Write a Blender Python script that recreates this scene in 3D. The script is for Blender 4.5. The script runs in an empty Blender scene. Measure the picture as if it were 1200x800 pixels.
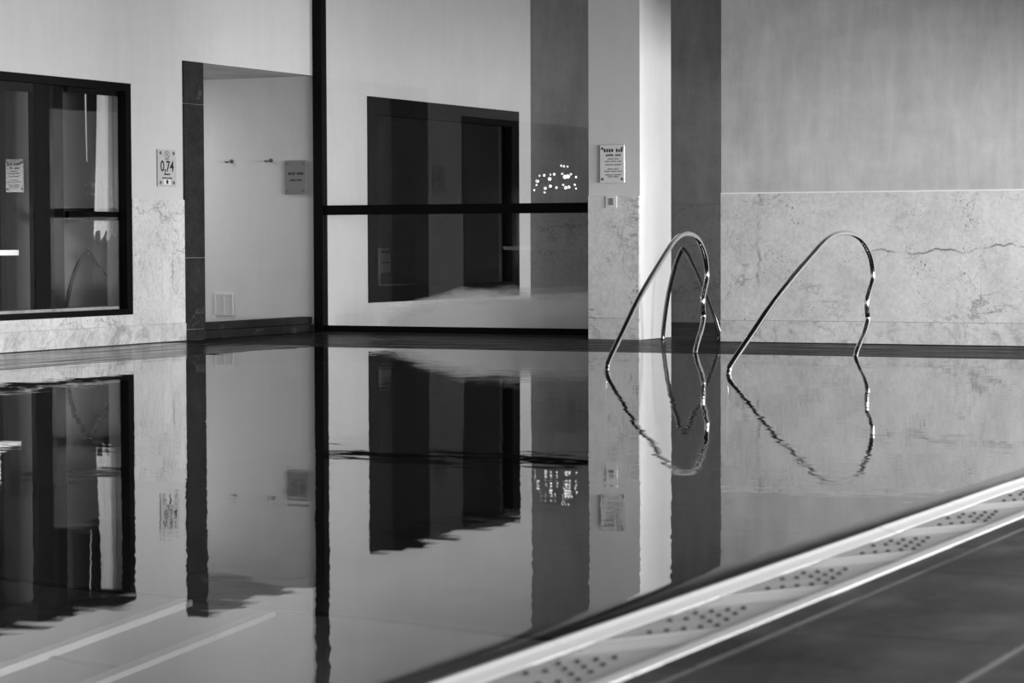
import bpy, bmesh, math, random
from mathutils import Vector, Matrix
random.seed(7)
R = math.radians
C = bpy.context.scene.collection
scene = bpy.context.scene

# ------------------------------------------------------------------ camera
cd = bpy.data.cameras.new('camera')
cd.sensor_width = 36.0
cd.lens = 86.79
cd.clip_end = 300
cam = bpy.data.objects.new('camera', cd); C.objects.link(cam)
_a, _b, _c = R(25.918), R(2.313), R(-0.2085)
_r = Vector((math.cos(_a), math.sin(_a), 0)); _f = Vector((-math.sin(_a)*math.cos(_b), math.cos(_a)*math.cos(_b), -math.sin(_b)))
_u = _r.cross(_f)
_r2 = math.cos(_c)*_r + math.sin(_c)*_u; _u2 = -math.sin(_c)*_r + math.cos(_c)*_u
cam.matrix_world = Matrix(((_r2.x, _u2.x, -_f.x, 0), (_r2.y, _u2.y, -_f.y, 0), (_r2.z, _u2.z, -_f.z, 0.9), (0, 0, 0, 1)))
cd.dof.use_dof = True
cd.dof.focus_distance = 20.5
cd.dof.aperture_fstop = 5.6
scene.camera = cam

# ------------------------------------------------------------------ world, light, exposure
w = bpy.data.worlds.new('overcast'); scene.world = w; w.use_nodes = True
w.node_tree.nodes['Background'].inputs['Color'].default_value = (1, 1, 1, 1)
w.node_tree.nodes['Background'].inputs['Strength'].default_value = 0.6
scene.view_settings.view_transform = 'Standard'
scene.view_settings.look = 'None'
scene.view_settings.gamma = 1
scene.view_settings.use_curve_mapping = False
scene.view_settings.exposure = -0.12

def daylight(name, loc, rot, sx, sy, power):
    l = bpy.data.lights.new(name, 'AREA'); l.shape = 'RECTANGLE'; l.size = sx; l.size_y = sy; l.energy = power
    o = bpy.data.objects.new(name, l); C.objects.link(o); o.location = loc; o.rotation_euler = rot
    return o
# daylight entering by the windows of the long side wall (x = 3.4), of the rear wall, and of the inner room
for y, ly, pw in ((-4.5, 4.4, 260), (1.5, 4.4, 260), (7.5, 4.4, 380), (13.5, 4.4, 1080), (18.2, 3.4, 1000)):
    daylight('daylight_side', (3.36, y, 1.39), (0, R(90), 0), 2.62, ly, pw)
for x in (-9.5, -4.0, 0.6):
    daylight('daylight_rear', (x, -9.86, 1.55), (R(90), 0, R(180)), 4.0, 2.3, 680)
daylight('daylight_inner', (-4.12, 25.3, 1.3), (0, R(90), 0), 2.1, 2.2, 480)
# underwater lamps in the right-hand wall of the basin
for y in (3.6, 5.6, 7.6, 9.6):
    daylight('underwater_lamp', (-2.40, y, -.45), (0, R(90), 0), .25, .25, 27)
# fill light added to brighten the passage wall, out of the camera's view
daylight('passage_fill', (-15.2, 20.5, 2.55), (0, 0, 0), .5, .5, 42)

# ------------------------------------------------------------------ materials
def new_mat(name):
    m = bpy.data.materials.new(name); m.use_nodes = True
    nt = m.node_tree; b = nt.nodes['Principled BSDF']
    return m, nt, b
def g(v): return (v, v, v, 1)
def node(nt, t, **k):
    n = nt.nodes.new(t)
    for a, v in k.items(): setattr(n, a, v)
    return n
def mapping(nt, scale, rot=(0, 0, 0)):
    tc = node(nt, 'ShaderNodeTexCoord'); mp = node(nt, 'ShaderNodeMapping')
    mp.inputs['Scale'].default_value = scale; mp.inputs['Rotation'].default_value = rot
    nt.links.new(tc.outputs['Object'], mp.inputs['Vector']); return mp.outputs['Vector']
def noise(nt, vec, scale, detail=4, rough=.55, dist=0):
    n = node(nt, 'ShaderNodeTexNoise'); n.inputs['Scale'].default_value = scale; n.inputs['Detail'].default_value = detail
    n.inputs['Roughness'].default_value = rough; n.inputs['Distortion'].default_value = dist
    nt.links.new(vec, n.inputs['Vector']); return n.outputs['Fac']
def remap(nt, fac, a, b, c, d):
    n = node(nt, 'ShaderNodeMapRange'); n.clamp = True
    for i, v in zip(('From Min', 'From Max', 'To Min', 'To Max'), (a, b, c, d)): n.inputs[i].default_value = v
    nt.links.new(fac, n.inputs['Value']); return n.outputs['Result']
def math_(nt, op, a, b=None):
    n = node(nt, 'ShaderNodeMath', operation=op)
    for i, v in enumerate((a, b)):
        if v is None: continue
        if isinstance(v, (int, float)): n.inputs[i].default_value = v
        else: nt.links.new(v, n.inputs[i])
    return n.outputs[0]
def grey(nt, fac):
    n = node(nt, 'ShaderNodeCombineColor')
    for i in range(3): nt.links.new(fac, n.inputs[i])
    return n.outputs[0]
def bump(nt, b, h, s, d):
    n = node(nt, 'ShaderNodeBump'); n.inputs['Strength'].default_value = s; n.inputs['Distance'].default_value = d
    nt.links.new(h, n.inputs['Height']); nt.links.new(n.outputs[0], b.inputs['Normal'])
def simple(name, v, rough=.5, metal=0, spec=None):
    m, nt, b = new_mat(name); b.inputs['Base Color'].default_value = g(v); b.inputs['Roughness'].default_value = rough
    b.inputs['Metallic'].default_value = metal
    if spec is not None: b.inputs['Specular IOR Level'].default_value = spec
    return m

def plaster(name, base, amp):
    m, nt, b = new_mat(name)
    v = mapping(nt, (1, 1, 1)); vs = mapping(nt, (2.4, 2.4, .45))
    n1 = noise(nt, v, 1.2, 6, .65, .5); n2 = noise(nt, vs, 2.4, 7, .68, .4); n3 = noise(nt, v, 12, 5, .65)
    n4 = noise(nt, mapping(nt, (.9, .9, 4)), 1.6, 4, .6, .3)
    s = math_(nt, 'ADD', math_(nt, 'ADD', math_(nt, 'MULTIPLY', n1, .38), math_(nt, 'MULTIPLY', n2, .4)), math_(nt, 'ADD', math_(nt, 'MULTIPLY', n3, .1), math_(nt, 'MULTIPLY', n4, .12)))
    nt.links.new(grey(nt, remap(nt, s, .37, .63, base-amp, base+amp)), b.inputs['Base Color'])
    b.inputs['Roughness'].default_value = .8; b.inputs['Specular IOR Level'].default_value = .2
    bump(nt, b, n3, .08, .01)
    return m

def travertine(name, base, oblique=False, pits=True, vein=.5, crack=False):
    m, nt, b = new_mat(name)
    v = mapping(nt, (1, 1, 1)); vv = mapping(nt, (.8, .8, 1.5))
    cloud = noise(nt, v, 2.4, 5, .6, .6)
    # thin dark cracks: ridges of a noise, broken up by another one
    def cracks(sc, wid, lo, hi, src):
        nz = noise(nt, src, sc, 9, .62, .3)
        ln = remap(nt, math_(nt, 'ABSOLUTE', math_(nt, 'SUBTRACT', nz, .5)), 0, wid, 1, 0)
        return math_(nt, 'MULTIPLY', ln, remap(nt, noise(nt, v, 1.3, 3), lo, hi, 0, 1))
    line = math_(nt, 'MAXIMUM', cracks(1.0, .009, .45, .6, vv), math_(nt, 'MULTIPLY', cracks(1.9, .012, .4, .62, mapping(nt, (1.6, 1.6, .8))), .6))
    fine = remap(nt, noise(nt, v, 26, 6, .75), .32, .68, -.13, .13)
    col = math_(nt, 'ADD', remap(nt, cloud, .3, .7, base*.86, base*1.1), math_(nt, 'MULTIPLY', fine, base))
    if oblique:
        mp = node(nt, 'ShaderNodeMapping', vector_type='TEXTURE'); tc = node(nt, 'ShaderNodeTexCoord')
        mp.inputs['Rotation'].default_value = (R(-38), R(-38), 0); mp.inputs['Scale'].default_value = (.09, .09, .55)
        nt.links.new(tc.outputs['Object'], mp.inputs['Vector'])
        st = remap(nt, noise(nt, mp.outputs[0], 1.0, 5, .6, .8), .48, .68, 0, 1)
        col = math_(nt, 'MULTIPLY', col, math_(nt, 'SUBTRACT', 1.0, math_(nt, 'MULTIPLY', st, .35)))
        vein = .25
    col = math_(nt, 'MULTIPLY', col, math_(nt, 'SUBTRACT', 1.0, math_(nt, 'MULTIPLY', line, vein)))
    if pits:
        hole = None
        for sc, top, cut in ((15, .2, .55), (34, .26, .35), (60, .34, .3)):
            vo = node(nt, 'ShaderNodeTexVoronoi'); vo.inputs['Scale'].default_value = sc
            nt.links.new(mapping(nt, (1, 1, .7)), vo.inputs['Vector'])
            thr = remap(nt, noise(nt, v, 3.2, 4, .65), .42, .72, .0, top)
            pit = math_(nt, 'LESS_THAN', vo.outputs['Distance'], thr)
            sp = node(nt, 'ShaderNodeSeparateColor'); nt.links.new(vo.outputs['Color'], sp.inputs[0])
            pit = math_(nt, 'MULTIPLY', pit, math_(nt, 'GREATER_THAN', sp.outputs[0], cut))
            hole = pit if hole is None else math_(nt, 'MAXIMUM', hole, pit)
        col = math_(nt, 'MULTIPLY', col, math_(nt, 'SUBTRACT', 1.0, math_(nt, 'MULTIPLY', hole, .62)))
        bump(nt, b, math_(nt, 'SUBTRACT', 1.0, math_(nt, 'MAXIMUM', hole, line)), .4, .004)
    if crack:      # two long natural fissures of this stone, one lying, one standing
        tc = node(nt, 'ShaderNodeTexCoord'); sp = node(nt, 'ShaderNodeSeparateXYZ'); nt.links.new(tc.outputs['Object'], sp.inputs[0])
        wob = noise(nt, mapping(nt, (1, .01, .12)), 1.7, 9, .62)
        d = math_(nt, 'ABSOLUTE', math_(nt, 'SUBTRACT', math_(nt, 'SUBTRACT', sp.outputs[2], .62), math_(nt, 'MULTIPLY', wob, .38)))
        f1 = math_(nt, 'MULTIPLY', remap(nt, d, .002, .012, 1, 0), remap(nt, sp.outputs[0], -6.75, -6.4, 0, 1))
        wob2 = noise(nt, mapping(nt, (.12, .01, 1)), 1.9, 9, .66)
        d2 = math_(nt, 'ABSOLUTE', math_(nt, 'SUBTRACT', math_(nt, 'SUBTRACT', sp.outputs[0], -7.78), math_(nt, 'MULTIPLY', wob2, .34)))
        f2 = math_(nt, 'MULTIPLY', remap(nt, d2, .002, .02, .7, 0), remap(nt, sp.outputs[2], .35, .6, 0, 1))
        brk = remap(nt, noise(nt, v, 5, 4, .6), .38, .56, .15, 1)
        col = math_(nt, 'MULTIPLY', col, math_(nt, 'SUBTRACT', 1.0, math_(nt, 'MULTIPLY', math_(nt, 'MULTIPLY', math_(nt, 'MAXIMUM', f1, f2), brk), .68)))
    oi = node(nt, 'ShaderNodeObjectInfo')
    col = math_(nt, 'MULTIPLY', col, remap(nt, oi.outputs['Random'], 0, 1, .95, 1.05))
    nt.links.new(grey(nt, col), b.inputs['Base Color'])
    b.inputs['Roughness'].default_value = .45; b.inputs['Specular IOR Level'].default_value = .3
    return m

def granite(name, base, rough=.5, contrast=.6):
    m, nt, b = new_mat(name)
    v = mapping(nt, (1, 1, 1))
    a = noise(nt, v, 4, 6, .65, .8); s = noise(nt, v, 38, 5, .8)
    f = math_(nt, 'ADD', math_(nt, 'MULTIPLY', a, .4), math_(nt, 'MULTIPLY', s, .6))
    col = remap(nt, f, .3, .72, base*(1-contrast), base*(1+contrast))
    nz = noise(nt, mapping(nt, (1, 1, 1.8)), 1.3, 6, .6, 1.2)
    line = remap(nt, math_(nt, 'ABSOLUTE', math_(nt, 'SUBTRACT', nz, .52)), 0, .007, .5, 0)
    line = math_(nt, 'MULTIPLY', line, remap(nt, noise(nt, v, 3), .5, .6, 0, 1))
    col = math_(nt, 'ADD', col, math_(nt, 'MULTIPLY', line, .25))
    nt.links.new(grey(nt, col), b.inputs['Base Color'])
    b.inputs['Roughness'].default_value = rough; b.inputs['Specular IOR Level'].default_value = .12
    bump(nt, b, s, .3, .003)
    return m

def wet_stone(name, base, r0, r1, scale=1.0, tilt=.004, ior=1.3, band=(.35, 3.2, 1)):
    m, nt, b = new_mat(name)
    v = mapping(nt, (scale, scale, scale))
    vs = mapping(nt, band)
    n1 = noise(nt, v, 1.3, 5, .6, .5); n2 = noise(nt, v, 14, 4, .65); n3 = noise(nt, vs, 2.4, 4, .6, .3)
    f = math_(nt, 'ADD', math_(nt, 'MULTIPLY', n1, .6), math_(nt, 'MULTIPLY', n2, .4))
    nt.links.new(grey(nt, remap(nt, f, .3, .7, base*.3, base*1.7)), b.inputs['Base Color'])
    nt.links.new(remap(nt, n3, .35, .65, r0, r1), b.inputs['Roughness'])
    b.inputs['IOR'].default_value = ior
    bump(nt, b, n3, tilt, .1)
    return m

def make_glass(name, ior, tint=1.0, glare=False):
    m = bpy.data.materials.new(name); m.use_nodes = True; nt = m.node_tree
    nt.nodes.remove(nt.nodes['Principled BSDF']); out = nt.nodes['Material Output']
    fr = node(nt, 'ShaderNodeFresnel'); fr.inputs['IOR'].default_value = ior
    gl = node(nt, 'ShaderNodeBsdfGlossy'); gl.inputs['Roughness'].default_value = 0; gl.inputs['Color'].default_value = g(1)
    tr = node(nt, 'ShaderNodeBsdfTransparent'); tr.inputs['Color'].default_value = g(tint)
    mx = node(nt, 'ShaderNodeMixShader')
    geo = node(nt, 'ShaderNodeNewGeometry')   # the pane reflects on the face turned to the ray; leaving it, the ray goes straight on
    nt.links.new(math_(nt, 'MULTIPLY', fr.outputs[0], math_(nt, 'SUBTRACT', 1.0, geo.outputs['Backfacing'])), mx.inputs[0]); nt.links.new(tr.outputs[0], mx.inputs[1]); nt.links.new(gl.outputs[0], mx.inputs[2])
    res = mx.outputs[0]
    if glare:   # bright reflection painted into the lower pane, strongest along its foot
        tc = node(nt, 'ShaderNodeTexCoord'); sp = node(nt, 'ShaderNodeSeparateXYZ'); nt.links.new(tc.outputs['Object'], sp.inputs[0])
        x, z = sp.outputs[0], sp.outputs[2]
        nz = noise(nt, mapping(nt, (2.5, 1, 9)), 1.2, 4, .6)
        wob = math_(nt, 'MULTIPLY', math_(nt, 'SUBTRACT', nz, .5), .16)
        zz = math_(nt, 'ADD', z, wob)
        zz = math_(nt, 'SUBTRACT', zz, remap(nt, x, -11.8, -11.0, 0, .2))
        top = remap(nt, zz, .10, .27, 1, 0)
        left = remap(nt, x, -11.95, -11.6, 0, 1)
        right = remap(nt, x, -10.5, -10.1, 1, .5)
        glare_fac = math_(nt, 'MULTIPLY', math_(nt, 'MULTIPLY', math_(nt, 'MULTIPLY', top, left), right), .97)
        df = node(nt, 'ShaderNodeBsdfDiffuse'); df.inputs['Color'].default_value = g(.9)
        m2 = node(nt, 'ShaderNodeMixShader'); nt.links.new(glare_fac, m2.inputs[0]); nt.links.new(res, m2.inputs[1]); nt.links.new(df.outputs[0], m2.inputs[2])
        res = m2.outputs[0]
    nt.links.new(res, out.inputs['Surface'])
    return m

def make_water():
    m = bpy.data.materials.new('pool_water'); m.use_nodes = True; nt = m.node_tree
    nt.nodes.remove(nt.nodes['Principled BSDF']); out = nt.nodes['Material Output']
    geo = node(nt, 'ShaderNodeNewGeometry')
    def ripple(scale, amt, stretch):
        n = node(nt, 'ShaderNodeTexNoise'); n.inputs['Scale'].default_value = scale; n.inputs['Detail'].default_value = 2
        nt.links.new(mapping(nt, stretch, (0, 0, R(-25.9))), n.inputs['Vector'])
        s = node(nt, 'ShaderNodeVectorMath', operation='SUBTRACT'); s.inputs[1].default_value = (.5, .5, .5)
        nt.links.new(n.outputs['Color'], s.inputs[0])
        k = node(nt, 'ShaderNodeVectorMath', operation='MULTIPLY'); k.inputs[1].default_value = (amt, amt, 0)
        nt.links.new(s.outputs[0], k.inputs[0]); return k.outputs[0]
    a1 = node(nt, 'ShaderNodeVectorMath', operation='ADD'); nt.links.new(ripple(1.0, .0055, (1, 1.6, 1)), a1.inputs[0]); nt.links.new(ripple(9.0, .014, (.5, 1.6, 1)), a1.inputs[1])
    a2 = node(nt, 'ShaderNodeVectorMath', operation='ADD'); nt.links.new(a1.outputs[0], a2.inputs[0]); nt.links.new(geo.outputs['Normal'], a2.inputs[1])
    nn = node(nt, 'ShaderNodeVectorMath', operation='NORMALIZE'); nt.links.new(a2.outputs[0], nn.inputs[0])
    fr = node(nt, 'ShaderNodeFresnel'); fr.inputs['IOR'].default_value = 1.333; nt.links.new(nn.outputs[0], fr.inputs['Normal'])
    gl = node(nt, 'ShaderNodeBsdfGlossy'); gl.inputs['Roughness'].default_value = .004; gl.inputs['Color'].default_value = g(1); nt.links.new(nn.outputs[0], gl.inputs['Normal'])
    tr = node(nt, 'ShaderNodeBsdfTransparent'); tr.inputs['Color'].default_value = g(.9)
    mx = node(nt, 'ShaderNodeMixShader')
    nt.links.new(math_(nt, 'ADD', math_(nt, 'MULTIPLY', fr.outputs[0], .78), .22), mx.inputs[0]); nt.links.new(tr.outputs[0], mx.inputs[1]); nt.links.new(gl.outputs[0], mx.inputs[2])
    nt.links.new(mx.outputs[0], out.inputs['Surface'])
    return m

M = {}
M['plaster'] = plaster('painted_plaster', .55, .11)
M['plaster_left'] = plaster('painted_plaster_smooth', .64, .035)
M['plaster_pillar'] = plaster('painted_plaster_pillar', .68, .03)
M['plaster_shade'] = plaster('shaded_plaster', .29, .07)  # darker copy of the wall plaster: the back wall's shade put into the colour
M['ceiling'] = simple('ceiling_paint', .05, .9)
M['marble'] = travertine('travertine', .7)
M['marble_skirt'] = travertine('veined_marble', .68, True, False)
M['marble_right'] = travertine('fissured_travertine', .68, crack=True)
M['marble_shade'] = travertine('shaded_travertine', .28)  # travertine darkened in colour for the shade at the inner back wall
M['granite'] = granite('dark_granite', .026, .6, .85)
M['granite_dark'] = granite('dark_granite_threshold', .014, .6, .85)
M['deck'] = wet_stone('wet_deck_stone', .03, .12, .32, 1, .008, 1.013)
M['deck_left'] = wet_stone('wet_deck_film', .03, .06, .22, 1, .02, 1.06, (3.4, .3, 1))
M['deck_tile'] = wet_stone('slate_tile', .066, .3, .55, 1.4, .002, 1.3, (1.3, .8, 1))
M['grout'] = simple('pale_grout', .42, .8)
M['black'] = simple('black_painted_metal', .003, .55, 0, .1)
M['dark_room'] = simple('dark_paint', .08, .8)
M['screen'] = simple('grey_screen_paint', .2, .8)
M['bench'] = simple('bench_wood', .5, .6)
M['chrome'] = simple('polished_steel', .88, .03, 1.0)
M['dark_steel'] = simple('dark_polished_steel', .22, .08, 1.0)
M['glass'] = make_glass('clear_glass', 1.55)
M['glass_glare'] = make_glass('clear_glass_with_painted_glare', 1.55, 1.0, True)
M['glass_dark'] = make_glass('coated_window_glass', 1.5, .9)
M['water'] = make_water()
M['pool_tile'] = simple('pool_floor_tile', .08, .6)
M['pool_tile_light'] = simple('pool_floor_pale_tile', .2, .6)
M['pool_tile_mid'] = simple('pool_ridge_tile', .5, .6)
M['stripe'] = simple('white_tile_stripe', .95, .6)
M['lip'] = simple('white_glazed_lip', .84, .5)
M['curb'] = simple('white_edge_tile', .9, .4)
M['channel'] = simple('wet_channel', .008, .9)
M['grate'] = simple('grey_plastic_grate', .44, .5)
M['rubber'] = simple('dark_rubber', .05, .7, 0, .2)
M['rib'] = simple('pale_plastic_rib', .62, .5)
M['sign'] = simple('brushed_sign_plate', .52, .4)
M['sign_grey'] = simple('grey_acrylic_plate', .22, .3)
M['sign_mid'] = simple('polished_metal_plate', .66, .1, .92)
M['ink'] = simple('black_ink', .012, .6)
M['paper'] = simple('white_print', .8, .6)
M['bolt'] = simple('sign_bolt_metal', .2, .3, 1)
M['plastic'] = simple('white_plastic', .75, .4)
M['curtain'] = simple('pale_curtain_cloth', .8, .9)

# ------------------------------------------------------------------ mesh helpers
class MB:
    def __init__(s): s.bm = bmesh.new()
    def box(s, x0, x1, y0, y1, z0, z1):
        vs = [s.bm.verts.new((x, y, z)) for z in (z0, z1) for y in (y0, y1) for x in (x0, x1)]
        for f in ((0, 2, 3, 1), (4, 5, 7, 6), (0, 1, 5, 4), (2, 6, 7, 3), (0, 4, 6, 2), (1, 3, 7, 5)):
            s.bm.faces.new([vs[i] for i in f])
        return s
    def quad(s, *p):
        s.bm.faces.new([s.bm.verts.new(q) for q in p]); return s
    def tube(s, pts, r, n=14, caps=True):
        pts = [Vector(p) for p in pts]; rings = []
        up = None
        for i, p in enumerate(pts):
            t = (pts[min(i+1, len(pts)-1)] - pts[max(i-1, 0)]).normalized()
            if up is None:
                up = t.orthogonal().normalized()
            up = (up - t*up.dot(t)).normalized(); bi = t.cross(up)
            rr = r[i] if isinstance(r, (list, tuple)) else r
            rings.append([s.bm.verts.new(p + (up*math.cos(2*math.pi*k/n) + bi*math.sin(2*math.pi*k/n))*rr) for k in range(n)])
        for a, b in zip(rings, rings[1:]):
            for k in range(n):
                s.bm.faces.new((a[k], a[(k+1) % n], b[(k+1) % n], b[k])).smooth = True
        if caps:
            s.bm.faces.new(rings[0][::-1]); s.bm.faces.new(rings[-1])
        return s
    def ball(s, c, r, sub=2):
        d = bmesh.ops.create_icosphere(s.bm, subdivisions=sub, radius=r, matrix=Matrix.Translation(c))
        for f in {f for v in d['verts'] for f in v.link_faces}: f.smooth = True
        return s
    def obj(s, name, mat, parent=None, bevel=0, recalc=True):
        if bevel:
            bmesh.ops.bevel(s.bm, geom=list(s.bm.edges), offset=bevel, segments=1, affect='EDGES', clamp_overlap=True)
        if recalc: bmesh.ops.recalc_face_normals(s.bm, faces=s.bm.faces)
        me = bpy.data.meshes.new(name); s.bm.to_mesh(me); s.bm.free()
        me.materials.append(M[mat] if isinstance(mat, str) else mat)
        o = bpy.data.objects.new(name, me); C.objects.link(o)
        if parent is not None:
            o.parent = parent; o.matrix_parent_inverse = parent.matrix_basis.inverted()
        return o
def bx(name, mat, x0, x1, y0, y1, z0, z1, parent=None, bevel=0):
    return MB().box(x0, x1, y0, y1, z0, z1).obj(name, mat, parent, bevel)
def tag(o, label=None, cat=None, group=None, kind=None):
    if label: o['label'] = label
    if cat: o['category'] = cat
    if group: o['group'] = group
    if kind: o['kind'] = kind
    return o
def thing(name, loc, label, cat, group=None, kind=None):
    o = bpy.data.objects.new(name, None); o.empty_display_size = .1; o.location = loc; C.objects.link(o)
    return tag(o, label, cat, group, kind)

XL, YR, YG, YP, YB = -12.668, 20.683, 21.555, 20.81, 26.596
ZW, ZC = 1.318, 5.2            # wainscot top, ceiling
XE, YS = 3.4, -9.9             # side wall, rear wall (behind the camera)
PX0, PX1, PY1 = -10.95, -2.35, 18.38   # pool edges

# ------------------------------------------------------------------ structure: floor, pool, water
fl = MB()
fl.box(-17, PX0, YS, 26.9, -.12, 0).box(PX0, PX1, PY1, 21.5, -.12, 0).box(PX0, XE, 21.5, 26.9, -.16, -.04)
fl.box(PX1, XE, 16.3, 21.5, -.12, 0)
floor = tag(fl.obj('floor', 'deck'), 'dark wet stone deck around the pool and under the far walls', 'floor', kind='structure')
fn = bx('floor_bed', 'grout', -2.0, XE, YS, 16.3, -.12, -.006, floor)
fn['label'] = 'pale grout bed under the dark tiles'
cols = [-2.0, -1.92, -1.36, -.80, -.24, .32, .88, 1.44]
gap = .004
for i in range(len(cols)-1):
    y = 2.6 + (i % 2)*.56
    while y < 12.0:
        gx = .011 if cols[i+1] == -1.36 or cols[i] == -1.36 else gap
        bx('floor_tile', 'deck_tile', cols[i] + (gx if i else 0), cols[i+1]-gx, y + .003, y+1.12-.003, -.05, random.uniform(-.001, .0008), floor)
        y += 1.12
bx('floor_slab', 'deck_left', XL+.13, PX0, 8.0, 18.6, -.05, .0015, floor)
# pool basin
pb = MB()
pb.box(PX0-.2, PX0, YS+.3, PY1+.2, -1.1, -.12).box(PX0, PX1, PY1, PY1+.2, -1.1, -.12).box(PX1, PX1+.2, YS+.3, PY1, -1.1, -.12)
pb.box(PX0, PX1, YS+.1, YS+.3, -1.1, -.12).box(PX0-.2, PX1+.2, YS+.1, PY1+.2, -1.2, -.9)
basin = tag(pb.obj('pool_basin', 'pool_tile'), 'grey tiled pool basin under the water', 'pool', kind='structure')
def stripe(a, b, wd, name, mat, ht=.006, z=-.897):
    a, b = Vector((*a, z)), Vector((*b, z)); d = (b-a).normalized(); n = Vector((-d.y, d.x, 0))*wd/2
    m = MB(); t = Vector((0, 0, ht))
    lo = [m.bm.verts.new(p) for p in (a-n, b-n, b+n, a+n)]; hi = [m.bm.verts.new(p+t) for p in (a-n, b-n, b+n, a+n)]
    m.bm.faces.new(hi); m.bm.faces.new(lo[::-1])
    for k in range(4): m.bm.faces.new((lo[k], lo[(k+1) % 4], hi[(k+1) % 4], hi[k]))
    return m.obj(name, mat, basin)
m = MB(); q = [(-10.9, 11.07), (-2.4, 9.665), (-2.4, 1.0), (-10.9, 1.0)]
lo = [m.bm.verts.new((*a, -.9)) for a in q]; hi = [m.bm.verts.new((*a, -.8985)) for a in q]
m.bm.faces.new(hi); m.bm.faces.new(lo[::-1])
for k in range(4): m.bm.faces.new((lo[k], lo[(k+1) % 4], hi[(k+1) % 4], hi[k]))
m.obj('floor_panel', 'pool_tile_light', basin)
stripe((-5.65, 4.25), (-6.786, 10.252), .07, 'floor_ridge', 'stripe', .032)
stripe((-5.2, 4.3), (-6.234, 10.135), .07, 'floor_ridge', 'pool_tile_mid', .024)
stripe((-8.9, 10.75), (-2.9, 9.75), .07, 'floor_joint', 'channel')
stripe((-6.5, 8.715), (-5.95, 8.575), .05, 'floor_joint', 'channel')

# water: flat sheet whose right-hand border rolls down over the lip
wm = MB(); bm = wm.bm
prof = [(PX0, 0), (-4.0, 0), (-2.465, 0)]
for k in range(1, 13):
    t = k/12; prof.append((-2.465 + t*(.09), -.010*t**2.6))
ys = [YS+.3, 0, 6, 12, PY1]
rows = [[bm.verts.new((x, y, z)) for x, z in prof] for y in ys]
for a, b in zip(rows, rows[1:]):
    for k in range(len(prof)-1): bm.faces.new((a[k], a[k+1], b[k+1], b[k])).smooth = True
water = wm.obj('pool_water', 'water', recalc=False)
tag(water, 'still dark pool water mirroring the walls and the handrails', 'water', kind='stuff')

# overflow gutter along the right edge
gut = thing('overflow_gutter', (-2.18, 6.0, -.03), 'pale overflow gutter with studded and ribbed covers along the near pool edge', 'gutter')
y = 2.6; k = 0
while y < 13:
    m = MB(); b_ = m.bm
    pr = [(-2.374, -.1), (-2.374, -.014), (-2.366, -.008), (-2.354, -.006), (-2.336, -.012), (-2.300, -.019), (-2.300, -.1)]
    dz = random.uniform(-.0015, .0015)
    A = [b_.verts.new((x, y+.003, z+dz)) for x, z in pr]; B = [b_.verts.new((x, y+.813, z+dz)) for x, z in pr]
    for q in range(len(pr)): b_.faces.new((A[q], A[(q+1) % 7], B[(q+1) % 7], B[q]))
    b_.faces.new(A[::-1]); b_.faces.new(B)
    m.obj('lip_stone', 'lip', gut)
    y += .816
y = 3.42
while y < 13:
    bx('edge_tile', 'curb', -2.043, -2.0, y+.002, y+1.272, -.1, .003, gut, .003); y += 1.275
bx('channel', 'channel', -2.322, -2.04, 2.6, 16.3, -.14, -.09, gut)
SK = 1.6
def slab(y0, y1, z0, z1, name, mat, par, x0=-2.294, x1=-2.056):
    m = MB(); p = [(x0, y0), (x1, y0+(x1-x0)*SK), (x1, y1+(x1-x0)*SK), (x0, y1)]
    lo = [m.bm.verts.new((*q, z0)) for q in p]; hi = [m.bm.verts.new((*q, z1)) for q in p]
    m.bm.faces.new(hi); m.bm.faces.new(lo[::-1])
    for k in range(4): m.bm.faces.new((lo[k], lo[(k+1) % 4], hi[(k+1) % 4], hi[k]))
    return m.obj(name, mat, par)
def studded(y0):        # pale cover plate with skewed rows of small dark studs
    pl = slab(y0, y0+.458, -.03, -.0188, 'studded_plate', 'rib', gut)
    m = MB(); ax, by = .0262, .115
    for j, cols_ in enumerate(((2, 3, 4, 5, 6), (4.5, 5.5), (1, 2, 3, 4, 5), (1.5, 2.5, 3.5, 4.5))):
        for i in cols_:
            cx, cy = -2.294+(i+.5)*ax, y0+(i+.5)*ax*SK+(j+.5)*by
            m.tube([(cx, cy, -.019), (cx, cy, -.0142), (cx, cy, -.0125)], [.0072, .0072, .004], 10)
    m.obj('stud_pattern', 'rubber', pl)['kind'] = 'stuff'
yc = 2.74
while yc < 12.0:
    studded(yc)
    f = slab(yc+.461, yc+.805, -.05, -.0215, 'rib_tray', 'grate', gut)
    for q in range(6):
        slab(yc+.476+q*.054, yc+.476+q*.054+.034, -.022, -.0178, 'rib', 'rib' if q > 1 else 'grate', f, -2.28, -2.075)
    yc += .806

# ------------------------------------------------------------------ structure: walls
def wall(name, mat, boxes, label):
    m = MB()
    for b in boxes: m.box(*b)
    return tag(m.obj(name, mat), label, 'wall', kind='structure')
T = .26
WA = (14.67, 18.314, .2648, 2.3147); WBn = (22.62, 26.256, .2648, 2.4264)
wl = wall('wall_left', 'plaster_left', [
    (XL-T, XL, YS, WA[0], -.04, ZC), (XL-T, XL, WA[0], WA[1], -.04, WA[2]), (XL-T, XL, WA[0], WA[1], WA[3], ZC),
    (XL-T, XL, WA[1], 19.48, -.04, ZC), (XL-T, XL, 19.48, YG, 2.574, ZC)],
    'pale plastered wall on the left above marble slabs')
wi = wall('wall_inner_left', 'plaster_left', [
    (-17, XL, YG, 21.85, -.16, ZC), (XL-T, XL, 21.85, WBn[0], -.16, ZC), (XL-T, XL, WBn[0], WBn[1], -.16, WBn[2]), (XL-T, XL, WBn[0], WBn[1], WBn[3], ZC),
    (XL-T, XL, WBn[1], YB+.2, -.16, ZC)], 'pale plastered wall seen through the glass partition')
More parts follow.
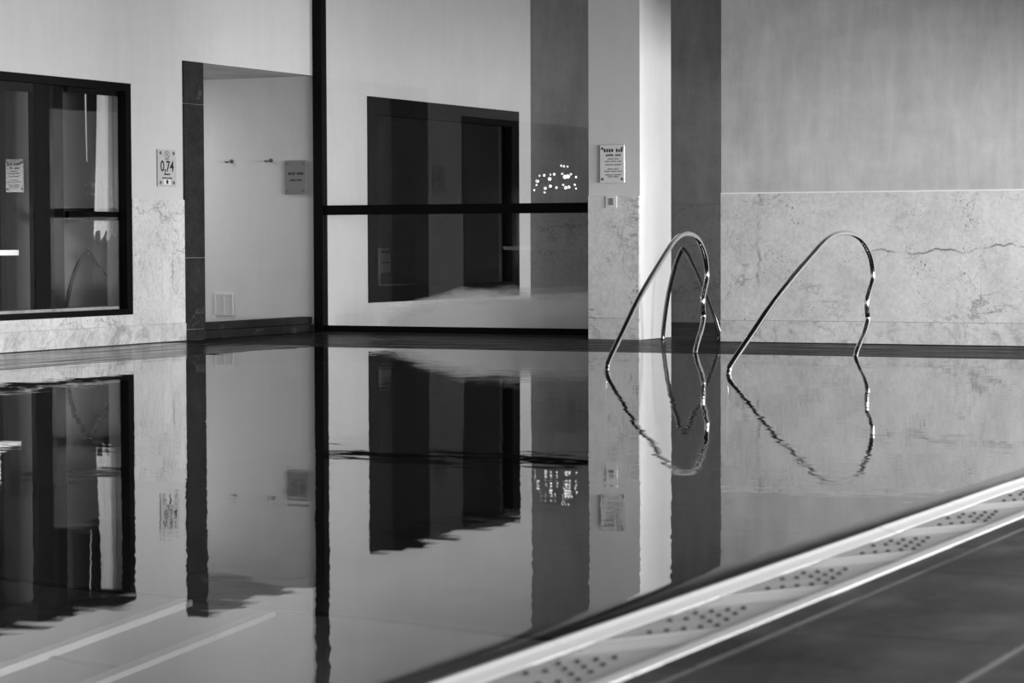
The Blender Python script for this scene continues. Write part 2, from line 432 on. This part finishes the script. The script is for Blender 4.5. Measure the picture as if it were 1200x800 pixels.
wb = wall('wall_back', 'plaster_shade', [(XL, -4.0, YB, YB+.2, -.16, ZC)], 'shaded plastered wall at the end of the inner room')
wr = wall('wall_right', 'plaster', [(-7.968, XE, YR, YR+.35, -.04, ZC)], 'blotchy plastered wall on the right above travertine slabs')
we = wall('wall_inner_right', 'plaster', [(-4.05, -3.8, YR+.35, YB+.2, -.16, .2), (-4.05, -3.8, YR+.35, YB+.2, 2.6, ZC), (-4.05, -3.8, YR+.35, 24.15, .2, 2.6), (-4.05, -3.8, 26.45, YB+.2, .2, 2.6)], 'inner room wall with a window, hidden behind the right wall')
side = [(XE, XE+.2, YS, YR+.35, -.12, .05), (XE, XE+.2, YS, YR+.35, 2.75, ZC)]
edges = [YS, -6.75, -2.25, -.75, 3.75, 5.25, 9.75, 11.25, 15.75, 16.45, 19.95, YR+.35]
for a, b in zip(edges[0::2], edges[1::2]): side.append((XE, XE+.2, a, b, .05, 2.75))
wall('wall_side', 'plaster', side, 'window wall beside the pool, out of view on the right')
rear = [(-13, XE, YS-.2, YS, -.12, .35), (-13, XE, YS-.2, YS, 2.75, ZC)]
ex = [-13, -11.55, -7.45, -6.05, -1.95, -1.45, 2.65, XE]
for a, b in zip(ex[0::2], ex[1::2]): rear.append((a, b, YS-.2, YS, .35, 2.75))
wall('wall_rear', 'plaster', rear, 'window wall behind the camera')
tag(bx('ceiling', 'ceiling', -17, XE+.2, YS-.2, YB+.2, ZC, ZC+.2), 'grey ceiling over the pool hall', 'ceiling', kind='structure')
tag(bx('light_blocker_side', 'plaster', -2.2, -1.8, YS, YR, 2.12, ZC), 'added shade-casting beam running along the near pool edge, above the view', 'blocker', kind='structure')  # unseen, added to keep side daylight off the upper left wall
tag(bx('light_blocker_rear', 'plaster', XL, -2.2, 7.8, 8.2, 2.85, ZC), 'added shade-casting beam crossing the pool, above the view', 'blocker', kind='structure')  # put in out of view so rear light leaves the wall tops darker
tag(bx('light_blocker_inner', 'plaster', -7.6, -7.3, YR+.35, YB, 2.5, ZC), 'added shade-casting beam of the inner room, hidden behind the right wall', 'blocker', kind='structure')  # hidden block added to cut how high the inner light reaches
# corridor behind the doorway, dark rooms behind the two windows
tag(bx('ceiling_corridor', 'plaster', -17, XL-T, 19.3, YG, 2.574, 2.7), 'low ceiling of the passage behind the doorway', 'ceiling', kind='structure')
wall('wall_corridor_end', 'plaster', [(-17.2, -17, 13.8, 27, -.16, 2.9)], 'end wall of the passage and rooms behind the left wall')
wall('wall_corridor_near', 'plaster', [(-17, XL-T, 19.25, 19.45, -.04, 2.574)], 'near side wall of the passage behind the doorway')
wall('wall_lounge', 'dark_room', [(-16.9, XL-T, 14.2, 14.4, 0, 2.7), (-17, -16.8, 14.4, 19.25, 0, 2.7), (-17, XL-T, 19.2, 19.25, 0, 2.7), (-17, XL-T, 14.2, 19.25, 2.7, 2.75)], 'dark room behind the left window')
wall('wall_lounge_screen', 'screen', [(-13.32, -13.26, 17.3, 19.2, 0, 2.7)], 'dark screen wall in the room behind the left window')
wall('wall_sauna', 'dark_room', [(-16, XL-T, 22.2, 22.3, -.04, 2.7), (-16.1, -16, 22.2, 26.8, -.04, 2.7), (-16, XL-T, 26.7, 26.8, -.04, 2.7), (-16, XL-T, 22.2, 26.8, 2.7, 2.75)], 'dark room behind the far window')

# pillar between the glass and the passage
PXa, PXb, PYb = -9.3214, -8.81, 21.36
pil = tag(bx('pillar', 'plaster_pillar', PXa, PXb, YP, PYb+.2, -.04, ZC), 'plastered pillar with marble foot between the glass partition and the passage', 'pillar', kind='structure')
for z0, z1, mt in ((.195, ZW, 'marble'), (0.0, .193, 'marble_skirt')):
    bx('marble_slab', mt, PXa, PXb-.002, YP-.018, YP, z0, z1-.002, pil, .002)

# marble slabs: right wall
def run(a, b, cuts):
    c = [a] + [q for q in cuts if a < q < b] + [b]
    return list(zip(c, c[1:]))
rc = [-7.743, -6.62, -5.60, -4.5, -3.4, -2.3, -1.2, 0, 1.2, 2.3]
for a, b in run(-7.968, XE, rc):
    bx('marble_slab', 'marble_right', a+.0008, b-.0008, YR-.018, YR, .195, ZW, wr, .0015)
bs = tag(bx('baseboard_right', 'marble_skirt', -7.968, XE, YR-.016, YR, .0, .19), 'veined marble skirting along the foot of the right wall', 'baseboard', kind='structure')
for a, b in run(-7.968, XE, [-7.1, -6.05, -5.0, -3.9, -2.6, -1.3, 0, 1.3, 2.4]):
    bx('skirting_slab', 'marble_skirt', a+.001, b-.001, YR-.026, YR-.016, 0, .192, bs, .002)
tag(bx('ledge_highlight', 'curb', -7.968, XE, YR-.012, YR, ZW, ZW+.012), 'pale strip painted as the light caught along the travertine top on the right wall', 'trim', kind='structure')  # white strip drawn for the lit top edge of the slabs
# left wall
for a, b in run(WA[1], 19.15, [18.78]):
    bx('marble_slab', 'marble', XL, XL+.018, a+.001, b-.001, .167, 1.295, wl, .0015)
for a, b in run(8.0, WA[1], [9.6, 11.1, 12.6, 14.1, 15.6, 17.1]):
    bx('marble_slab', 'marble', XL, XL+.018, a+.001, b-.001, .167, WA[2], wl, .0015)
bl = tag(bx('baseboard_left', 'marble_skirt', XL, XL+.016, 8.0, 19.15, 0, .16), 'veined marble skirting along the foot of the left wall', 'baseboard', kind='structure')
for a, b in run(8.0, 19.15, [9.0, 10.3, 11.6, 12.9, 14.2, 15.5, 16.8, 18.093, 18.747]):
    bx('skirting_slab', 'marble_skirt', XL+.016, XL+.026, a+.001, b-.001, 0, .164, bl, .002)
# back wall
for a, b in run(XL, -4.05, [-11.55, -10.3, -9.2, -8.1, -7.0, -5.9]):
    bx('marble_slab', 'marble_shade', a+.001, b-.001, YB-.018, YB, .21, 1.326, wb, .0015)
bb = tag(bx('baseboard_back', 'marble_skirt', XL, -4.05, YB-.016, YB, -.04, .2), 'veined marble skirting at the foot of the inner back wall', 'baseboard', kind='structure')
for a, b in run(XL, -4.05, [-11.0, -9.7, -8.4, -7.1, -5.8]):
    bx('skirting_slab', 'marble_shade', a+.001, b-.001, YB-.026, YB-.016, -.04, .207, bb, .002)

# dark drain slot where the deck meets the walls
tag(bx('trim_1', 'black', -7.968, XE, YR-.12, YR-.026, -.02, .004), 'dark drain slot along the foot of the right wall', 'trim', kind='structure')
tag(bx('trim_2', 'black', XL+.026, XL+.13, 8.0, 19.15, -.02, .004), 'dark drain slot along the foot of the left wall', 'trim', kind='structure')
tag(bx('trim_3', 'black', XL+.12, PXa, YG-.3, YG-.05, -.02, .004), 'dark drain slot along the foot of the glass partition', 'trim', kind='structure')

# ------------------------------------------------------------------ doorway with granite jamb and threshold
dr = thing('door_1', (XL, 19.3, 0), 'open doorway with a dark granite jamb and threshold in the left wall', 'doorway', kind='structure')
jz = [0, .10, .762, 2.182, 2.574]
for a, b in zip(jz, jz[1:]):
    bx('jamb_stone', 'granite', XL-T, XL+.02, 19.152, 19.482, a+.002, b-.001, dr, .003)
for a, b in run(19.485, YG-.03, [20.12, 21.38]):
    bx('threshold_stone', 'granite_dark', XL-.16, XL-.02, a, b-.003, 0, .077, dr, .003)
    bx('threshold_stone', 'granite_dark', XL-.16, XL-.032, a, b-.003, .080, .152, dr, .003)

# ------------------------------------------------------------------ windows in the left wall
def window(n, Wd, depth, dep, pane_rot, label, fl_, fr, lo, hi):
    y0, y1, z0, z1 = Wd
    wn = thing('window_%d' % n, (XL, (y0+y1)/2, z0), label, 'window', kind='structure')
    xa, xb = XL-depth, XL+.012
    bx('frame_stile', 'black', xa, xb, y0, y0+fl_, z0, z1, wn)
    bx('frame_stile', 'black', xa, xb, y1-fr, y1, z0, z1, wn)
    bx('frame_rail', 'black', xa, xb, y0+fl_, y1-fr, z1-hi, z1, wn)
    bx('frame_rail', 'black', xa, xb, y0+fl_, y1-fr, z0, z0+lo, wn)
    cuts = [y0+fl_+.004] + ([17.19] if n == 1 else []) + [y1-fr-.004]
    for (ya, yb), rot in zip(zip(cuts, cuts[1:]), pane_rot):
        ym = (ya+yb)/2
        p = MB().box(-.003, .003, ya-ym+.003, yb-ym-.003, z0+lo+.002, z1-hi-.002).obj('pane', 'glass_dark')
        p.parent = wn; p.location = (-dep, ym-(y0+y1)/2, -z0); p.rotation_euler = (0, 0, rot)
    return wn
w1 = window(1, WA, .075, .045, (R(-2.0), R(-.55)), 'large black-framed window at the left edge with a dark room behind', .075, .08, .05, .07)
w2 = window(2, WBn, .12, .06, (0,), 'black-framed window in the wall beyond the glass partition', .2, .2, .17, .18)
bx('mullion', 'black', XL-.16, XL-.10, 17.05, 17.38, WA[2], WA[3], w1)
bx('mullion', 'black', XL-.15, XL-.11, 17.382, 17.47, WA[2], WA[3], w1)
bx('top_rail', 'black', XL-.13, XL-.085, WA[0], 17.02, WA[3]-.14, WA[3], w1)
bx('top_rail', 'black', XL-.13, XL-.085, 17.51, WA[1], WA[3]-.11, WA[3], w1)
bx('transom', 'black', XL-.13, XL-.085, 17.51, WA[1], 1.10, 1.178, w1)
bx('sill_slab', 'marble_skirt', XL-.25, XL-.08, WA[0], WA[1], WA[2], WA[2]+.075, w1)

# ------------------------------------------------------------------ glass partition
gp = thing('glass_partition', (-11.0, YG, 0), 'tall black-framed glass partition between the left wall and the pillar', 'partition', kind='structure')
bx('post', 'black', XL, XL+.105, YG-.05, YG+.05, 0, ZC, gp)
bx('mid_rail', 'black', XL+.105, PXa, YG-.03, YG+.03, 1.174, 1.271, gp)
bx('bottom_rail', 'black', XL+.105, PXa, YG-.03, YG+.03, 0, .065, gp)
bx('upper_pane', 'glass', XL+.105, PXa, YG-.005, YG+.005, 1.271, ZC, gp)
bx('lower_pane', 'glass_glare', XL+.105, PXa, YG-.005, YG+.005, .065, 1.174, gp)

# ------------------------------------------------------------------ handrails
def smooth(pts, n=9):
    P = [Vector(p) for p in pts]; P = [P[0]*2-P[1]] + P + [P[-1]*2-P[-2]]; out = []
    for i in range(1, len(P)-2):
        p0, p1, p2, p3 = P[i-1:i+3]
        for k in range(n):
            t = k/n; out.append(.5*((2*p1)+(p2-p0)*t+(2*p0-5*p1+4*p2-p3)*t*t+(3*p1-p0-3*p2+p3)*t**3))
    out.append(P[-2]); return out
prof = [(0, -.90), (0, -.4), (0, -.06), (.0, .0), (.06, .055), (.42, .235), (.86, .457), (1.30, .672), (1.70, .794+.03), (1.98, .900), (2.24, .944), (2.53, .957), (2.80, .924),
        (3.0, .85), (3.13, .742), (3.175, .605), (3.09, .505), (3.024, .426), (3.036, .338), (3.047, .27), (2.96, .171), (2.83, .082), (2.77, .0)]
def handrail(foot, end, pf, label, r=.0205, mat='chrome'):
    a, b = Vector((*foot, 0)), Vector((*end, 0)); L = max(.5, pf[-1][0])
    d = (b-a)/L
    t = thing('handrail', (end[0], end[1], 0), label, 'handrail')
    pts = smooth([a + d*s + Vector((0, 0, z)) for s, z in pf])
    MB().tube(pts, r, 16).obj('rail_tube', mat, t)
    return t
prof = [(0, -.90), (0, -.4), (0, -.06), (.012, .012), (.08, .068), (.48, .262), (.88, .457), (1.30, .63), (1.71, .785), (2.0, .888), (2.26, .943), (2.55, .957), (2.83, .924),
        (3.02, .85), (3.157, .742), (3.2, .605), (3.115, .505), (3.05, .426), (3.06, .338), (3.07, .27), (2.985, .171), (2.856, .082), (2.77, .0), (2.77, -.12)]
handrail((-6.01, 15.725), (-6.01, 18.515), prof, 'curved chrome handrail with a wavy end, standing before the right wall')
handrail((-6.98, 15.88), (-7.39, 18.60), prof, 'curved chrome handrail with a wavy end, standing before the pillar')
r3 = [(0, 0), (-.01, .034), (.008, .08), (.041, .181), (.108, .351), (.191, .553), (.249, .669), (.308, .778), (.345, .818), (.36, .825), (.375, .812), (.40, .76), (.442, .646), (.501, .411), (.536, .199), (.553, .05), (.553, 0)]
handrail((-8.109, 21.0), (-8.662, 21.0), r3, 'smaller dark metal handrail standing in the passage beside the pillar', .02, 'dark_steel')

# ------------------------------------------------------------------ signs and small wall fittings
def text2d(s, size, width=None):
    cu = bpy.data.curves.new('t', 'FONT'); cu.body = s; cu.size = size; cu.align_x = 'CENTER'; cu.align_y = 'CENTER'; cu.offset = size*.018
    o = bpy.data.objects.new('t', cu); C.objects.link(o)
    dg = bpy.context.evaluated_depsgraph_get(); me = o.evaluated_get(dg).to_mesh()
    v = [tuple(q.co[:2]) for q in me.vertices]; f = [tuple(p.vertices) for p in me.polygons]
    o.evaluated_get(dg).to_mesh_clear(); bpy.data.objects.remove(o); bpy.data.curves.remove(cu)
    return v, f
class Board:
    """flat work on a wall: a = across, b = up, n = out of the wall"""
    def __init__(s, origin, e1, n): s.o, s.e1, s.n = Vector(origin), Vector(e1), Vector(n); s.e2 = Vector((0, 0, 1))
    def P(s, a, b, n): return s.o + s.e1*a + s.e2*b + s.n*n
    def box(s, m, a0, a1, b0, b1, n0, n1):
        vs = [m.bm.verts.new(s.P(a, b, n)) for n in (n0, n1) for b in (b0, b1) for a in (a0, a1)]
        for f in ((0, 2, 3, 1), (4, 5, 7, 6), (0, 1, 5, 4), (2, 6, 7, 3), (0, 4, 6, 2), (1, 3, 7, 5)): m.bm.faces.new([vs[i] for i in f])
    def text(s, m, str_, size, ca, cb, n, width=None):
        v, f = text2d(str_, size)
        k = 1
        if width: k = width/(max(q[0] for q in v)-min(q[0] for q in v))
        vs = [m.bm.verts.new(s.P(ca+x*k, cb+y, n)) for x, y in v]
        for q in f:
            try: m.bm.faces.new([vs[i] for i in q])
            except ValueError: pass
    def words(s, m, ca, cb, h, widths, n):      # a line of print too small to read: letter-sized strokes
        tot = sum(widths) + h*.7*(len(widths)-1); a = ca-tot/2
        for wd in widths:
            k = max(1, round(wd/(h*.75))); st = wd/k
            for q in range(k):
                hh = h*random.choice((1, 1, .8)); s.box(m, a+q*st, a+q*st+st*.7, cb-h/2, cb-h/2+hh, n-.0005, n+.0004)
            a += wd + h*.7
    def bolt(s, ca, cb, r, n0, n1, par):
        m = MB(); m.tube([s.P(ca, cb, n0), s.P(ca, cb, n1)], r, 12); return m.obj('bolt', 'bolt', par)
E1L, NL = (0, 1, 0), (1, 0, 0); E1F, NF = (1, 0, 0), (0, -1, 0)

# depth sign on the left wall
oc = (XL, 18.870, 1.5805)
B = Board(oc, E1L, NL); hw, hh = .149, .168
t = thing('depth_sign', oc, 'narrow pale sign plate reading 0,74 beside the granite jamb', 'sign')
m = MB(); B.box(m, -hw, hw, -hh, hh, .008, .016); m.obj('plate', 'sign', t, .001)
m = MB()
B.text(m, '0,74', .135, 0, .012, .0172, .215)
B.words(m, 0, -.056, .016, (.1,), .0172)
B.words(m, 0, -.091, .012, (.08, .07), .0172)
m.obj('lettering', 'ink', t)['kind'] = 'stuff'
m = MB(); ring = 24
for q in range(ring):
    a0, a1 = 2*math.pi*q/ring, 2*math.pi*(q+1)/ring
    m.quad(*[B.P(math.cos(a)*r*1.0, .122+math.sin(a)*r*.85, .0172) for a, r in ((a0, .042), (a1, .042), (a1, .033), (a0, .033))])
m.quad(*[B.P(a, b, .0173) for a, b in ((-.03, .146), (-.022, .150), (.03, .098), (.022, .094))])
m.quad(*[B.P(a, b, .0172) for a, b in ((-.008, .138), (.008, .138), (.012, .115), (-.012, .115))])
B.words(m, 0, .082, .01, (.07,), .0172)
m.obj('emblem', M['sign_grey'], t)
m = MB(); B.box(m, -.055, .055, -.152, -.103, .0158, .0168); m.obj('pictogram_panel', 'paper', t)
m = MB()
m.quad(*[B.P(a, b, .0178) for a, b in ((-.012, -.145), (.012, -.145), (.02, -.122), (-.018, -.118))])
m.quad(*[B.P(a, b, .0178) for a, b in ((-.018, -.118), (.02, -.122), (.008, -.106), (-.002, -.104))])
m.obj('pictogram', 'ink', t)
for a in (-.105, .105):
    for b in (-.132, .135): B.bolt(a, b, .016, .0, .02, t)

# plate in the passage
oc = (-12.892, YG, 1.556)
B = Board(oc, E1F, NF); hw, hh = .124, .172
t = thing('passage_sign', oc, 'grey acrylic sign with two short printed lines on the passage wall', 'sign')
m = MB(); B.box(m, -hw, hw, -hh, hh, .018, .026); m.obj('plate', 'sign_grey', t, .001)
m = MB(); B.words(m, .01, .04, .026, (.085, .08), .0265); B.words(m, .01, -.026, .02, (.065, .06), .0265); m.obj('lettering', 'ink', t)['kind'] = 'stuff'
for a in (-.092, .092):
    for b in (-.135, .138): B.bolt(a, b, .014, 0, .032, t)

# plate on the pillar
oc = (-9.0735, YP, 1.6095)
B = Board(oc, E1F, NF); hw, hh = .122, .1735
t = thing('pillar_sign', oc, 'metal sign plate with a heading and lines of small print on the pillar', 'sign')
m = MB(); B.box(m, -hw, hw, -hh, hh, .018, .026); m.obj('plate', 'sign_mid', t, .001)
m = MB()
B.words(m, .012, .122, .03, (.1, .07), .0265); B.words(m, .012, .08, .022, (.08, .055), .0265)
m.obj('heading', 'ink', t)['kind'] = 'stuff'
m = MB()
for b, wd in ((.045, (.06, .04)), (.022, (.05, .06, .04)), (-.008, (.08, .07)), (-.048, (.05, .05)), (-.068, (.06, .05, .05)), (-.1, (.08, .07)), (-.118, (.05, .05))):
    B.words(m, .01, b, .012, wd, .0265)
m.obj('small_print', M['bolt'], t)['kind'] = 'stuff'
for a in (-.098, .098):
    for b in (-.14, .14): B.bolt(a, b, .013, 0, .032, t)

# switch below it
oc = (-9.085, YP-.018, 1.262)
B = Board(oc, E1F, NF)
t = thing('light_switch', oc, 'small white wall switch at the top of the pillar marble', 'switch')
m = MB(); B.box(m, -.055, .055, -.056, .054, 0, .012); m.obj('plate', 'plastic', t, .002)
m = MB(); B.box(m, -.018, .03, -.03, .034, .012, .020); m.obj('rocker', 'sign_grey', t, .002)

# hooks
for x, lb in ((-13.66, 'small chrome hook on the passage wall, the one nearer the granite jamb'), (-13.19, 'small chrome hook on the passage wall, the one nearer the grey sign')):
    oc = (x, YG, 1.733)
    t = thing('wall_hook', oc, lb, 'hook', 'hooks in the passage')
    B = Board(oc, E1F, NF)
    MB().tube([B.P(0, 0, 0), B.P(0, 0, .008)], .022, 14).obj('rosette', 'bolt', t)
    MB().tube(smooth([B.P(0, 0, .008), B.P(-.008, -.004, .03), B.P(-.03, -.012, .045), B.P(-.05, -.002, .05)], 5), .008, 10).obj('arm', 'bolt', t)

# ventilation grille
oc = (-13.765, YG, .267)
B = Board(oc, E1F, NF)
t = thing('vent_grille', oc, 'pale ventilation grille low on the passage wall', 'vent')
m = MB()
for a in ((-.112, -.098, -.11, .11), (.098, .112, -.11, .11), (-.098, .098, .097, .11), (-.098, .098, -.11, -.097), (-.006, .006, -.097, .097)):
    B.box(m, a[0], a[1], a[2], a[3], 0, .014)
m.obj('frame', 'plaster_left', t)
m = MB(); B.box(m, -.1, .1, -.1, .1, 0, .002); m.obj('backing', 'sign', t)
for q in range(9):
    for a0, a1 in ((-.098, -.006), (.006, .098)):
        m = MB(); b = -.09+q*.0216; B.box(m, a0, a1, b, b+.016, .003, .010); m.obj('slat', 'plaster_left', t)

# glints reflected in the glass, added as small glowing balls just behind it
pts = [(112, 618, 6), (155, 502, 5), (192, 500, 7), (138, 545, 9), (130, 575, 6), (235, 530, 10), (240, 495, 5), (270, 493, 7), (200, 603, 8), (240, 588, 8), (195, 637, 6), (287, 600, 7),
       (325, 425, 6), (347, 430, 6), (375, 433, 5), (333, 490, 6), (355, 515, 11), (378, 512, 11), (400, 495, 6), (440, 518, 6), (340, 578, 6), (360, 602, 9), (385, 597, 8), (430, 580, 6), (440, 610, 5)]
em, nt, b = new_mat('white_glow'); b.inputs['Emission Color'].default_value = g(1); b.inputs['Emission Strength'].default_value = 1.4
t = thing('glint_cluster', (-10.0, YG+.02, 1.6), 'cluster of small glowing balls added for the glints reflected in the glass beside the pillar', 'reflected glints')
wp = [(-10.26, YG+.02, 1.26)]
for i, (u, v, r) in enumerate(pts):
    px, py = 610+u/6.667, 130+v/6.667
    x, z = -10.239+(px-628)*.00905, 1.403+(222-py)*.00794
    wp.append((x, YG+.02, z)); MB().ball(Vector((x, YG+.035, z)), r*.0018, 2).obj('glint', em, t)
MB().tube(wp, .003, 6).obj('glint_thread', M['sign_grey'], t)

# curtain behind the right-hand pane of the left window
xc = XL-.20
t = thing('curtain', (xc, 18.2, 2.2), 'pale curtain gathered to one side behind the left window', 'curtain')
m = MB(); nu, nv = 40, 24; grid = []
for j in range(nv+1):
    f = j/nv; row = []
    left = 18.10-.07*f-.02*f*f
    for i in range(nu+1):
        u = i/nu; yy = left + (18.306-left)*u
        z = 2.3-f*(1.32+.05*math.sin(u*17)+.08*u*(1-u))
        row.append(m.bm.verts.new((xc+.014*math.sin(u*20+f*1.2)+.005*math.sin(u*47), yy, z)))
    grid.append(row)
for a, b_ in zip(grid, grid[1:]):
    for i in range(nu): m.bm.faces.new((a[i], a[i+1], b_[i+1], b_[i])).smooth = True
m.obj('cloth', 'curtain', t)
m = MB(); grid = []
for j in range(13):
    f = j/12
    grid.append([m.bm.verts.new((xc-.03+.006*math.sin(q*1.5), 17.955+.02*f+q*.012*(1-.7*f), 2.28-.66*f)) for q in range(4)])
for a, b_ in zip(grid, grid[1:]):
    for i in range(3): m.bm.faces.new((a[i], a[i+1], b_[i+1], b_[i])).smooth = True
m.obj('tie_back', 'curtain', t)
MB().tube([(xc, 17.6, 2.29), (xc, 18.31, 2.29)], .012, 10).obj('curtain_rod', 'black', t)
t = thing('bent_rail', (XL-.382, 18.2, 0), 'dark bent rail standing in the room behind the left window', 'rail')
xr = XL-.382
MB().tube(smooth([(xr, 17.80, 0), (xr, 17.84, .25), (xr, 17.925, .52), (xr, 18.035, .70), (xr, 18.16, .812), (xr, 18.19, .822), (xr, 18.22, .805), (xr, 18.34, .697), (xr, 18.54, .535), (xr, 18.74, .37), (xr, 18.9, .2), (xr, 18.95, 0)]), .019, 10).obj('rail_tube', 'black', t)
t = thing('strip_light', (XL-.3, 16.8, .86), 'short white strip light low behind the left edge of the left window', 'lamp')
em2 = em.copy(); em2.node_tree.nodes['Principled BSDF'].inputs['Emission Strength'].default_value = .75
bx('tube', em2, XL-.32, XL-.29, 15.8, 17.07, .80, .845, t)
bx('stand', 'black', XL-.315, XL-.295, 15.9, 15.95, 0, .80, t)

# things in the dark rooms behind the windows
for i, (x, z0) in enumerate(((-14.2, .36), (-14.9, .80))):
    t = thing('bench', (x, 24.4, -.04), 'low slatted bench behind the far window' if i == 0 else 'upper slatted bench behind the far window', 'bench')
    for q in range(4): bx('seat_slat', 'bench', x-.3+q*.155, x-.3+q*.155+.14, 22.4, 26.6, z0, z0+.03, t)
    for q in range(2): bx('front_slat', 'bench', x+.29, x+.32, 22.4, 26.6, z0-.14-q*.13, z0-.03-q*.13, t)
    for yy in (22.6, 24.4, 26.4): bx('leg', 'bench', x-.25, x+.28, yy-.04, yy+.04, -.04, z0-.001, t)
